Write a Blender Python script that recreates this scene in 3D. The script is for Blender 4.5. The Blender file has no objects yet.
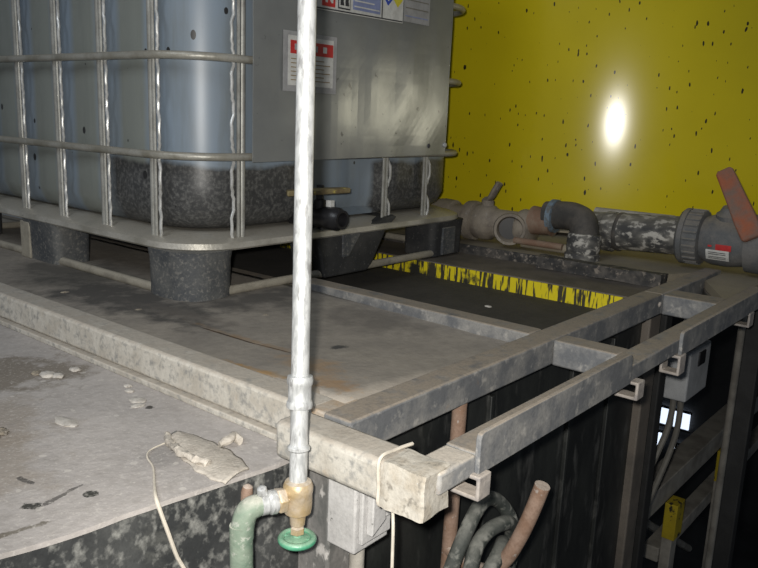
import bpy, bmesh, math, random
from mathutils import Vector, Matrix, noise

# ------------------------------------------------------------------ camera, light, exposure
S = bpy.context.scene
COL = S.collection
D = 3.2                                   # height of the tank deck above the shop floor (m)
RT = Vector((0.63768, -0.76930, 0.03935))
UP = Vector((0.13788, 0.16425, 0.97673))
FW = Vector((0.75786, 0.61742, -0.21081))
EYE = Vector((0, 0, D + 0.40))
cam_d = bpy.data.cameras.new('camera')
cam_d.sensor_width = 36.0
cam_d.lens = 36.687
cam_d.clip_start = 0.02
cam = bpy.data.objects.new('camera', cam_d)
COL.objects.link(cam)
m = Matrix((RT, UP, -FW)).transposed().to_4x4()
m.translation = EYE
cam.matrix_world = m
S.camera = cam

w = bpy.data.worlds.new('world')
S.world = w
w.use_nodes = True
w.node_tree.nodes['Background'].inputs[0].default_value = (0.62, 0.72, 0.85, 1)
w.node_tree.nodes['Background'].inputs[1].default_value = 0.11

# the flash of the hand-held camera
fl = bpy.data.lights.new('camera_flash', 'SPOT')
fl.energy = 74
fl.color = (1.0, 0.965, 0.90)
fl.shadow_soft_size = 0.012
fl.spot_size = math.radians(82)
fl.spot_blend = 0.75
flash = bpy.data.objects.new('camera_flash', fl)
COL.objects.link(flash)
m2 = m.copy()
m2.translation = EYE - RT * 0.024 + UP * 0.026 - FW * 0.01
flash.matrix_world = m2

# dim shop light from above
sl = bpy.data.lights.new('shop_light', 'AREA')
sl.energy = 34
sl.size = 1.6
sl.color = (0.88, 0.94, 1.0)
shop = bpy.data.objects.new('shop_light', sl)
COL.objects.link(shop)
shop.location = (-1.6, 1.0, D + 2.6)
shop.rotation_euler = (Vector((1.2, 1.0, D)) - shop.location).to_track_quat('-Z', 'Y').to_euler()

wl = bpy.data.lights.new('plate_glint_light', 'AREA')  # unseen warm light, added to put glints on the label plate
wl.energy = 2.6
wl.size = 0.22
wl.color = (1.0, 0.93, 0.70)
glint = bpy.data.objects.new('plate_glint_light', wl)
COL.objects.link(glint)
glint.location = (4.16, -0.77, D + 0.45)
glint.rotation_euler = (Vector((1.6, 1.28, D + 0.5)) - glint.location).to_track_quat('-Z', 'Y').to_euler()

S.view_settings.view_transform = 'Standard'
S.view_settings.look = 'None'
S.view_settings.gamma = 1
S.view_settings.exposure = 0.0
S.view_settings.use_curve_mapping = False

R = random.Random(7)

# ------------------------------------------------------------------ materials
def new_mat(name):
    mt = bpy.data.materials.new(name)
    mt.use_nodes = True
    nt = mt.node_tree
    return mt, nt, nt.nodes['Principled BSDF']

def N(nt, t, **kw):
    n = nt.nodes.new(t)
    for k, v in kw.items():
        if k.startswith('i_'):
            key = k[2:]
            key = int(key) if key.isdigit() else key.replace('_', ' ')
            n.inputs[key].default_value = v
        else:
            setattr(n, k, v)
    return n

def coords(nt, scale=(1, 1, 1)):
    tc = N(nt, 'ShaderNodeTexCoord')
    mp = N(nt, 'ShaderNodeMapping')
    mp.inputs['Scale'].default_value = scale
    nt.links.new(tc.outputs['Object'], mp.inputs[0])
    return mp.outputs[0]

def noise_fac(nt, vec, scale, lo, hi, detail=6, rough=0.6, dist=0.0):
    n = N(nt, 'ShaderNodeTexNoise', i_Scale=scale, i_Detail=detail, i_Roughness=rough, i_Distortion=dist)
    nt.links.new(vec, n.inputs['Vector'])
    r = N(nt, 'ShaderNodeMapRange')
    r.inputs[1].default_value = lo
    r.inputs[2].default_value = hi
    nt.links.new(n.outputs[0], r.inputs[0])
    return r.outputs[0]

def mixc(nt, fac, a, b):
    mx = N(nt, 'ShaderNodeMix', data_type='RGBA')
    for sock, v in ((mx.inputs[0], fac), (mx.inputs[6], a), (mx.inputs[7], b)):
        if hasattr(v, 'links') or hasattr(v, 'is_output'):
            nt.links.new(v, sock)
        elif isinstance(v, (int, float)):
            sock.default_value = v
        else:
            sock.default_value = (*v, 1)
    return mx.outputs[2]

def mathn(nt, op, a, b=None):
    n = N(nt, 'ShaderNodeMath', operation=op)
    for i, v in enumerate((a, b)):
        if v is None: continue
        if isinstance(v, (int, float)): n.inputs[i].default_value = v
        else: nt.links.new(v, n.inputs[i])
    return n.outputs[0]

def topdust(nt, lo=0.35, hi=0.8):
    g = N(nt, 'ShaderNodeNewGeometry')
    s = N(nt, 'ShaderNodeSeparateXYZ')
    nt.links.new(g.outputs['Normal'], s.inputs[0])
    r = N(nt, 'ShaderNodeMapRange')
    r.inputs[1].default_value = lo
    r.inputs[2].default_value = hi
    nt.links.new(s.outputs[2], r.inputs[0])
    return r.outputs[0]

def grime(name, base, blotch, dust=None, fleck=None, scale=14, fscale=90, flo=0.62, fhi=0.68, dust_amt=0.9,
          rough=0.75, metal=0.0, stretch=(1, 1, 1), bump=0.25, blo=0.42, bhi=0.62, rust=None, rlo=0.6, rhi=0.7):
    mt, nt, b = new_mat(name)
    v = coords(nt, stretch)
    c = mixc(nt, noise_fac(nt, v, scale, blo, bhi), base, blotch)
    if rust:
        c = mixc(nt, noise_fac(nt, v, scale * 0.55, rlo, rhi, 8, 0.7, 0.5), c, rust)
    if fleck:
        c = mixc(nt, noise_fac(nt, v, fscale, flo, fhi, 4), c, fleck)
    if dust:
        f = mathn(nt, 'MULTIPLY', topdust(nt), mathn(nt, 'MULTIPLY', noise_fac(nt, v, scale * 1.7, 0.25, 0.5), dust_amt))
        c = mixc(nt, f, c, dust)
    # fine grit
    c = mixc(nt, mathn(nt, 'MULTIPLY', noise_fac(nt, v, 240, 0.45, 0.75, 3), 0.30), c, tuple(x * 0.45 for x in base))
    nt.links.new(c, b.inputs['Base Color'])
    b.inputs['Roughness'].default_value = rough
    b.inputs['Metallic'].default_value = metal
    if bump:
        n = N(nt, 'ShaderNodeTexNoise', i_Scale=fscale * 1.3, i_Detail=5.0)
        nt.links.new(v, n.inputs['Vector'])
        bp = N(nt, 'ShaderNodeBump', i_Strength=bump, i_Distance=0.004)
        nt.links.new(n.outputs[0], bp.inputs['Height'])
        nt.links.new(bp.outputs[0], b.inputs['Normal'])
    return mt

def plain(name, c, rough=0.6, metal=0.0, emit=0):
    mt, nt, b = new_mat(name)
    v = coords(nt)
    col = mixc(nt, noise_fac(nt, v, 60, 0.35, 0.7), c, tuple(x * 0.75 for x in c))
    nt.links.new(col, b.inputs['Base Color'])
    b.inputs['Roughness'].default_value = rough
    b.inputs['Metallic'].default_value = metal
    if emit:
        b.inputs['Emission Color'].default_value = (*c, 1)
        b.inputs['Emission Strength'].default_value = emit
    return mt

M = {}
M['rail_near'] = grime('rail_near', (0.22, 0.222, 0.225), (0.36, 0.345, 0.32), dust=(0.50, 0.445, 0.375), fleck=(0.50, 0.48, 0.44),
                  scale=20, fscale=60, flo=0.56, fhi=0.72, rust=(0.34, 0.21, 0.12), rlo=0.60, rhi=0.76)
M['rail'] = grime('rail', (0.125, 0.13, 0.138), (0.24, 0.235, 0.225), dust=(0.285, 0.24, 0.19), fleck=(0.36, 0.345, 0.32),
                  scale=20, fscale=48, flo=0.57, fhi=0.74, rust=(0.28, 0.17, 0.09), rlo=0.66, rhi=0.78)
M['rail_pale'] = grime('rail_pale', (0.50, 0.475, 0.425), (0.40, 0.37, 0.32), dust=(0.40, 0.355, 0.30), dust_amt=.75, fleck=(0.26, 0.255, 0.24),
                       scale=26, fscale=85, flo=0.50, fhi=0.68, rust=(0.34, 0.23, 0.13), rlo=0.60, rhi=0.78)
M['bracket'] = grime('bracket', (0.36, 0.325, 0.295), (0.24, 0.22, 0.21), dust=(0.42, 0.37, 0.32), scale=50)
M['tank_black'] = grime('tank_black', (0.012, 0.013, 0.013), (0.028, 0.030, 0.028), fleck=(0.10, 0.10, 0.095), scale=9, fscale=26,
                        flo=0.55, fhi=0.80, rough=0.5, stretch=(1, 1, 0.35), bump=0.1)
M['leg'] = grime('leg', (0.10, 0.10, 0.095), (0.20, 0.19, 0.18), fleck=(0.42, 0.40, 0.38), scale=22, fscale=60, flo=0.56, fhi=0.64, stretch=(1, 1, .6))
M['platform'] = grime('platform', (0.30, 0.26, 0.19), (0.23, 0.20, 0.15), scale=5, fscale=60, bump=0.1)
M['ledge'] = grime('ledge', (0.14, 0.12, 0.10), (0.085, 0.075, 0.065), scale=8, fscale=60)
M['crust'] = grime('crust', (0.03, 0.03, 0.03), (0.10, 0.09, 0.08), fleck=(0.22, 0.19, 0.16), scale=30, fscale=70, flo=.56, fhi=.66)
M['floor'] = grime('floor', (0.05, 0.05, 0.05), (0.03, 0.03, 0.03), scale=3, fscale=20)
M['wall'] = grime('wall', (0.035, 0.035, 0.035), (0.02, 0.02, 0.02), scale=3, fscale=20)
M['post_grey'] = grime('post_grey', (0.40, 0.375, 0.33), (0.26, 0.24, 0.21), scale=12, fscale=40)
M['post_dark'] = grime('post_dark', (0.012, 0.012, 0.012), (0.02, 0.02, 0.02), scale=12, fscale=40)
M['post_yellow'] = grime('post_yellow', (0.55, 0.42, 0.02), (0.42, 0.32, 0.02), fleck=(0.02, 0.02, 0.02), scale=12, fscale=22, flo=.58, fhi=.62)
M['rust'] = grime('rust', (0.27, 0.185, 0.14), (0.20, 0.12, 0.08), dust=(0.42, 0.36, 0.31), fleck=(0.40, 0.36, 0.33), scale=30, fscale=60)
M['brass'] = grime('brass', (0.48, 0.36, 0.20), (0.55, 0.46, 0.35), scale=40, fscale=90, metal=0.35, rough=0.45, dust=(0.6, 0.53, 0.45))
M['green'] = grime('green', (0.05, 0.25, 0.14), (0.10, 0.32, 0.20), scale=30, dust=(0.30, 0.40, 0.30), dust_amt=.6, rough=.4)
M['hose'] = grime('hose', (0.12, 0.175, 0.13), (0.22, 0.27, 0.21), scale=30, fscale=110, dust=(0.42, 0.42, 0.36), fleck=(0.36, 0.38, 0.33), flo=.56, fhi=.66)
M['hose_dirty'] = grime('hose_dirty', (0.035, 0.042, 0.038), (0.08, 0.085, 0.078), scale=24, fscale=60, fleck=(0.30, 0.30, 0.27), flo=.52, fhi=.68, dust=(.18,.18,.16), dust_amt=.6)
M['box_white'] = grime('box_white', (0.50, 0.49, 0.48), (0.42, 0.41, 0.40), fleck=(0.14, 0.14, 0.13), scale=20, fscale=75, flo=.66, fhi=.70)
M['box_grey'] = grime('box_grey', (0.40, 0.41, 0.42), (0.30, 0.31, 0.32), scale=14, fscale=60)
M['cable'] = plain('cable', (0.18, 0.17, 0.15))
M['string'] = plain('string', (0.58, 0.53, 0.45), 0.9)
M['wrap'] = grime('wrap', (0.46, 0.43, 0.375), (0.36, 0.32, 0.26), scale=50, fscale=90, fleck=(.22, .20, .17), flo=.57, fhi=.68, bump=.3)
M['rag'] = grime('rag', (0.48, 0.44, 0.385), (0.41, 0.37, 0.32), scale=60, fscale=160, bump=0.35)
M['mud'] = grime('mud', (0.30, 0.26, 0.20), (0.15, 0.13, 0.11), scale=60, fscale=120, fleck=(.5, .46, .4), flo=.6, fhi=.66, bump=.9)
M['chip'] = grime('chip', (0.50, 0.47, 0.43), (0.42, 0.39, 0.35), scale=60, fscale=160, bump=.1)
M['cage'] = grime('cage', (0.36, 0.36, 0.335), (0.28, 0.275, 0.25), scale=30, fscale=90, metal=0.3, rough=0.45, bump=0)
M['rod'] = grime('rod', (0.62, 0.62, 0.61), (0.45, 0.45, 0.43), scale=30, fscale=90, metal=0.35, rough=0.35, bump=0)
M['cage_bar'] = grime('cage_bar', (0.38, 0.37, 0.33), (0.25, 0.235, 0.19), scale=14, fscale=90, metal=0.3, rough=0.42, dust=(0.36, 0.33, 0.27))
M['pan'] = grime('pan', (0.50, 0.48, 0.43), (0.32, 0.305, 0.26), scale=10, fscale=90, metal=0.35, rough=0.45, dust=(0.44, 0.41, 0.35), fleck=(.08, .08, .07), flo=.67, fhi=.7)
M['foot'] = grime('foot', (0.055, 0.06, 0.067), (0.11, 0.112, 0.11), scale=12, fscale=130, fleck=(0.22, 0.21, 0.19), flo=.52, fhi=.75, dust=(0.2, .19, .17))
M['foot_black'] = grime('foot_black', (0.025, 0.026, 0.028), (0.05, 0.05, 0.05), scale=12, fscale=110, fleck=(0.12, 0.12, 0.115), flo=.6, fhi=.7)
M['skid'] = grime('skid', (0.32, 0.295, 0.24), (0.22, 0.20, 0.165), scale=20, fscale=60, dust=(.36, .33, .27))
M['black_plastic'] = plain('black_plastic', (0.018, 0.018, 0.02), 0.35)
M['valve_handle'] = grime('valve_handle', (0.22, 0.18, 0.09), (0.14, 0.10, 0.05), scale=30, fscale=50, fleck=(.45, .38, .1), flo=.62, fhi=.66)
M['pvc'] = grime('pvc', (0.10, 0.105, 0.11), (0.15, 0.145, 0.14), scale=20, fscale=70, dust=(0.22, 0.195, 0.16))
M['pvc_wrap'] = grime('pvc_wrap', (0.05, 0.05, 0.05), (0.20, 0.19, 0.17), scale=30, fscale=60, fleck=(0.46, 0.44, 0.40), flo=.52, fhi=.60, dust=(.24, .22, .18), dust_amt=.5, stretch=(1, .6, 1))
M['valve_grey'] = grime('valve_grey', (0.26, 0.225, 0.18), (0.17, 0.145, 0.12), scale=22, fscale=60, dust=(0.28, .24, .19), fleck=(.34, .32, .29), flo=.6, fhi=.7)
M['valve_rust'] = grime('valve_rust', (0.20, 0.12, 0.08), (0.25, 0.19, 0.14), scale=20, fscale=60)
M['rubber'] = grime('rubber', (0.045, 0.043, 0.04), (0.09, 0.08, 0.07), scale=20, fscale=60, dust=(.15, .13, .11), dust_amt=.6)
M['blue_ring'] = grime('blue_ring', (0.16, 0.215, 0.27), (0.12, 0.125, 0.12), scale=60, fscale=60)
M['red_handle'] = grime('red_handle', (0.30, 0.09, 0.04), (0.17, 0.11, 0.085), scale=16, fscale=60, dust=(.30, .2, .15), dust_amt=.4)
M['red'] = plain('red', (0.50, 0.03, 0.03), 0.5)
M['white'] = plain('white', (0.60, 0.60, 0.58), 0.5)
M['ink'] = plain('ink', (0.03, 0.03, 0.04), 0.5)
M['ink_pale'] = plain('ink_pale', (0.33, 0.33, 0.34), 0.5)
M['blue'] = plain('blue', (0.03, 0.07, 0.42), 0.5)
M['blue_print'] = plain('blue_print', (0.22, 0.26, 0.45), 0.5)
M['yellow_print'] = plain('yellow_print', (0.62, 0.55, 0.04), 0.5)
M['tan'] = plain('tan', (0.28, 0.21, 0.12), 0.6)
M['window_glow'] = plain('window_glow', (0.72, 0.83, 1.0), 0.5, emit=1.3)

# galvanised pipe: bright zinc with vertical mottling
def galv():
    mt, nt, b = new_mat('galvanised')
    v = coords(nt, (1, 1, 0.3))
    c = mixc(nt, noise_fac(nt, v, 160, 0.42, 0.6), (0.62, 0.63, 0.63), (0.42, 0.43, 0.43))
    c = mixc(nt, noise_fac(nt, v, 110, 0.56, 0.66, 5), c, (0.30, 0.30, 0.30))
    nt.links.new(c, b.inputs['Base Color'])
    b.inputs['Metallic'].default_value = 0.35
    b.inputs['Roughness'].default_value = 0.42
    return mt
M['galv'] = galv()

# translucent-looking grey-blue bottle, dirty towards its lower third
def bottle_mat():
    mt, nt, b = new_mat('bottle')
    v = coords(nt)
    c = mixc(nt, noise_fac(nt, v, 5, 0.35, 0.65), (0.20, 0.25, 0.31), (0.20, 0.235, 0.27))
    tc0 = N(nt, 'ShaderNodeTexCoord')
    s0 = N(nt, 'ShaderNodeSeparateXYZ')
    nt.links.new(tc0.outputs['Object'], s0.inputs[0])
    # grey-green film dried on the middle of each panel of the long side
    wv = mathn(nt, 'COSINE', mathn(nt, 'MULTIPLY', mathn(nt, 'SUBTRACT', s0.outputs[1], 0.235), 2 * math.pi / 0.1945))
    rr0 = N(nt, 'ShaderNodeMapRange')
    rr0.inputs[1].default_value = -0.55
    rr0.inputs[2].default_value = 0.25
    nt.links.new(wv, rr0.inputs[0])
    g0 = N(nt, 'ShaderNodeMapRange')
    g0.inputs[1].default_value = 0.13
    g0.inputs[2].default_value = 0.19
    nt.links.new(s0.outputs[1], g0.inputs[0])
    film = mathn(nt, 'MULTIPLY', mathn(nt, 'MULTIPLY', rr0.outputs[0], g0.outputs[0]), 0.85)
    c = mixc(nt, film, c, (0.205, 0.215, 0.185))
    vs = coords(nt, (1, 1, 0.12))
    c = mixc(nt, mathn(nt, 'MULTIPLY', noise_fac(nt, vs, 16, 0.5, 0.7), 0.5), c, (0.13, 0.14, 0.13))
    tc = N(nt, 'ShaderNodeTexCoord')
    sp = N(nt, 'ShaderNodeSeparateXYZ')
    nt.links.new(tc.outputs['Object'], sp.inputs[0])
    nz = N(nt, 'ShaderNodeTexNoise', i_Scale=9.0, i_Detail=6.0)
    nt.links.new(v, nz.inputs['Vector'])
    # dried black splash covering the lower part of the near corner and right end
    edge = mathn(nt, 'ADD', sp.outputs[2], mathn(nt, 'MULTIPLY', nz.outputs[0], 0.045))
    r = N(nt, 'ShaderNodeMapRange')
    r.inputs[1].default_value = 0.312
    r.inputs[2].default_value = 0.300
    nt.links.new(edge, r.inputs[0])
    ym = N(nt, 'ShaderNodeMapRange')
    ym.inputs[1].default_value = 0.39
    ym.inputs[2].default_value = 0.33
    nt.links.new(mathn(nt, 'ADD', sp.outputs[1], mathn(nt, 'MULTIPLY', nz.outputs[0], 0.05)), ym.inputs[0])
    # clean window around the outlet
    xm = N(nt, 'ShaderNodeMapRange')
    xm.inputs[1].default_value = 0.135
    xm.inputs[2].default_value = 0.145
    nt.links.new(mathn(nt, 'ABSOLUTE', mathn(nt, 'SUBTRACT', sp.outputs[0], 0.515)), xm.inputs[0])
    f = mathn(nt, 'MULTIPLY', mathn(nt, 'MULTIPLY', r.outputs[0], ym.outputs[0]), xm.outputs[0])
    dark = mixc(nt, noise_fac(nt, v, 130, 0.45, 0.75), (0.045, 0.046, 0.047), (0.15, 0.15, 0.145))
    c = mixc(nt, f, c, dark)
    # black splashes
    cx = N(nt, 'ShaderNodeCombineXYZ')
    nt.links.new(mathn(nt, 'SUBTRACT', sp.outputs[0], sp.outputs[1]), cx.inputs[0])
    nt.links.new(mathn(nt, 'MULTIPLY', sp.outputs[2], 0.8), cx.inputs[1])
    vo = N(nt, 'ShaderNodeTexVoronoi', i_Scale=12.0, voronoi_dimensions='2D')
    nt.links.new(cx.outputs[0], vo.inputs['Vector'])
    sep = N(nt, 'ShaderNodeSeparateColor')
    nt.links.new(vo.outputs['Color'], sep.inputs[0])
    spot = mathn(nt, 'LESS_THAN', mathn(nt, 'ADD', vo.outputs['Distance'], mathn(nt, 'MULTIPLY', sep.outputs[0], 0.26)), 0.10)
    c = mixc(nt, spot, c, (0.02, 0.02, 0.02))
    nt.links.new(c, b.inputs['Base Color'])
    b.inputs['Roughness'].default_value = 0.38
    return mt
M['bottle'] = bottle_mat()

def plate_mat():
    mt, nt, b = new_mat('label_plate')
    v = coords(nt)
    c = mixc(nt, noise_fac(nt, v, 6, 0.35, 0.65), (0.27, 0.28, 0.275), (0.22, 0.228, 0.225))
    c = mixc(nt, noise_fac(nt, v, 40, 0.66, 0.7), c, (0.12, 0.12, 0.12))
    nt.links.new(c, b.inputs['Base Color'])
    b.inputs['Metallic'].default_value = 0.35
    b.inputs['Roughness'].default_value = 0.24
    n = N(nt, 'ShaderNodeTexNoise', i_Scale=5.0, i_Detail=2.0)
    nt.links.new(v, n.inputs['Vector'])
    bp = N(nt, 'ShaderNodeBump', i_Strength=0.16, i_Distance=0.012)
    nt.links.new(n.outputs[0], bp.inputs['Height'])
    nt.links.new(bp.outputs[0], b.inputs['Normal'])
    return mt
M['plate'] = plate_mat()

def yellow_mat(name, base, rough=0.17):
    mt, nt, b = new_mat(name)
    vn = coords(nt)
    c = mixc(nt, noise_fac(nt, vn, 2.2, 0.3, 0.7), base, tuple(x * 0.88 for x in base))
    tc = N(nt, 'ShaderNodeTexCoord')
    sp = N(nt, 'ShaderNodeSeparateXYZ')
    nt.links.new(tc.outputs['Object'], sp.inputs[0])
    cx = N(nt, 'ShaderNodeCombineXYZ')
    arc = mathn(nt, 'MULTIPLY', mathn(nt, 'ARCTAN2', sp.outputs[1], mathn(nt, 'MULTIPLY', sp.outputs[0], -1)), 2.2)
    nt.links.new(arc, cx.inputs[0])
    nt.links.new(mathn(nt, 'MULTIPLY', sp.outputs[2], 0.38), cx.inputs[1])
    dn = N(nt, 'ShaderNodeTexNoise', i_Scale=40.0, i_Detail=2.0)
    nt.links.new(cx.outputs[0], dn.inputs['Vector'])
    off = N(nt, 'ShaderNodeMixRGB', blend_type='ADD')
    off.inputs[0].default_value = 0.012
    nt.links.new(cx.outputs[0], off.inputs[1])
    nt.links.new(dn.outputs['Color'], off.inputs[2])
    big = N(nt, 'ShaderNodeTexNoise', i_Scale=2.5, i_Detail=1.0)
    nt.links.new(vn, big.inputs['Vector'])
    for sc, t in ((15.0, 0.045), (33.0, 0.078)):
        vo = N(nt, 'ShaderNodeTexVoronoi', i_Scale=sc, voronoi_dimensions='2D')
        nt.links.new(off.outputs[0], vo.inputs['Vector'])
        sep = N(nt, 'ShaderNodeSeparateColor')
        nt.links.new(vo.outputs['Color'], sep.inputs[0])
        d = mathn(nt, 'ADD', vo.outputs['Distance'], mathn(nt, 'MULTIPLY', sep.outputs[0], 0.13))
        d = mathn(nt, 'ADD', d, mathn(nt, 'MULTIPLY', mathn(nt, 'SUBTRACT', 0.5, big.outputs[0]), 0.16))
        c = mixc(nt, mathn(nt, 'LESS_THAN', d, t + 0.02), c, (0.035, 0.03, 0.015))
    nt.links.new(c, b.inputs['Base Color'])
    b.inputs['Roughness'].default_value = rough
    return mt
M['yellow'] = yellow_mat('yellow', (0.66, 0.535, 0.012))

def yellow_drips():
    mt, nt, b = new_mat('yellow_drips')
    v = coords(nt, (1, 1, 0.10))
    f = noise_fac(nt, v, 95, 0.50, 0.54, 3)
    c = mixc(nt, f, (0.70, 0.58, 0.015), (0.05, 0.045, 0.03))
    v2 = coords(nt)
    c = mixc(nt, noise_fac(nt, v2, 7, 0.55, 0.6, 5), c, (0.03, 0.03, 0.025))
    nt.links.new(c, b.inputs['Base Color'])
    b.inputs['Roughness'].default_value = 0.5
    return mt
M['yellow_drips'] = yellow_drips()

# flat dusty surfaces with their own stains
def surface(name, a, c2, dark, scale=7, darkmask=None, seam=None, rust=None, pale=None):
    mt, nt, b = new_mat(name)
    v = coords(nt)
    c = mixc(nt, noise_fac(nt, v, scale, 0.35, 0.65, 8), a, c2)
    c = mixc(nt, mathn(nt, 'MULTIPLY', noise_fac(nt, v, 60, 0.4, 0.75, 6), 0.35), c, dark)
    def blob(px, py, rx, ry, ang, col, amount, nsc=14, edge=0.45):
        nonlocal c
        tc = N(nt, 'ShaderNodeTexCoord')
        mp = N(nt, 'ShaderNodeMapping', vector_type='TEXTURE')
        mp.inputs['Location'].default_value = (px, py, 0)
        mp.inputs['Rotation'].default_value = (0, 0, math.radians(ang))
        mp.inputs['Scale'].default_value = (rx, ry, 1)
        nt.links.new(tc.outputs['Object'], mp.inputs[0])
        ln = N(nt, 'ShaderNodeVectorMath', operation='LENGTH')
        s2 = N(nt, 'ShaderNodeVectorMath', operation='MULTIPLY')
        s2.inputs[1].default_value = (1, 1, 0)
        nt.links.new(mp.outputs[0], s2.inputs[0])
        nt.links.new(s2.outputs[0], ln.inputs[0])
        nz = N(nt, 'ShaderNodeTexNoise', i_Scale=float(nsc), i_Detail=7.0, i_Roughness=0.65)
        nt.links.new(v, nz.inputs['Vector'])
        d = mathn(nt, 'ADD', ln.outputs['Value'], mathn(nt, 'MULTIPLY', mathn(nt, 'SUBTRACT', nz.outputs[0], 0.5), 3.0))
        r = N(nt, 'ShaderNodeMapRange')
        r.inputs[1].default_value = 1.0
        r.inputs[2].default_value = 1.0 - edge
        nt.links.new(d, r.inputs[0])
        c = mixc(nt, mathn(nt, 'MULTIPLY', r.outputs[0], amount), c, col)
    for args in (darkmask or []):
        blob(*args)
    if pale:
        vo = N(nt, 'ShaderNodeTexVoronoi', i_Scale=30.0, voronoi_dimensions='2D')
        nt.links.new(v, vo.inputs['Vector'])
        sep = N(nt, 'ShaderNodeSeparateColor')
        nt.links.new(vo.outputs['Color'], sep.inputs[0])
        spot = mathn(nt, 'LESS_THAN', mathn(nt, 'ADD', vo.outputs['Distance'], mathn(nt, 'ADD', mathn(nt, 'MULTIPLY', sep.outputs[0], 0.45), mathn(nt, 'MULTIPLY', noise_fac(nt, v, 90, 0.3, 0.7), 0.1))), 0.19)
        c = mixc(nt, mathn(nt, 'MULTIPLY', spot, 0.55), c, pale)
        c = mixc(nt, mathn(nt, 'MULTIPLY', noise_fac(nt, v, 220, 0.55, 0.7, 3), 0.5), c, pale)
        c = mixc(nt, mathn(nt, 'MULTIPLY', noise_fac(nt, v, 35, 0.55, 0.72, 8), 0.45), c, dark)
    nt.links.new(c, b.inputs['Base Color'])
    b.inputs['Roughness'].default_value = 0.85
    n = N(nt, 'ShaderNodeTexNoise', i_Scale=120.0, i_Detail=6.0)
    nt.links.new(v, n.inputs['Vector'])
    bp = N(nt, 'ShaderNodeBump', i_Strength=0.3, i_Distance=0.003)
    nt.links.new(n.outputs[0], bp.inputs['Height'])
    nt.links.new(bp.outputs[0], b.inputs['Normal'])
    return mt

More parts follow.
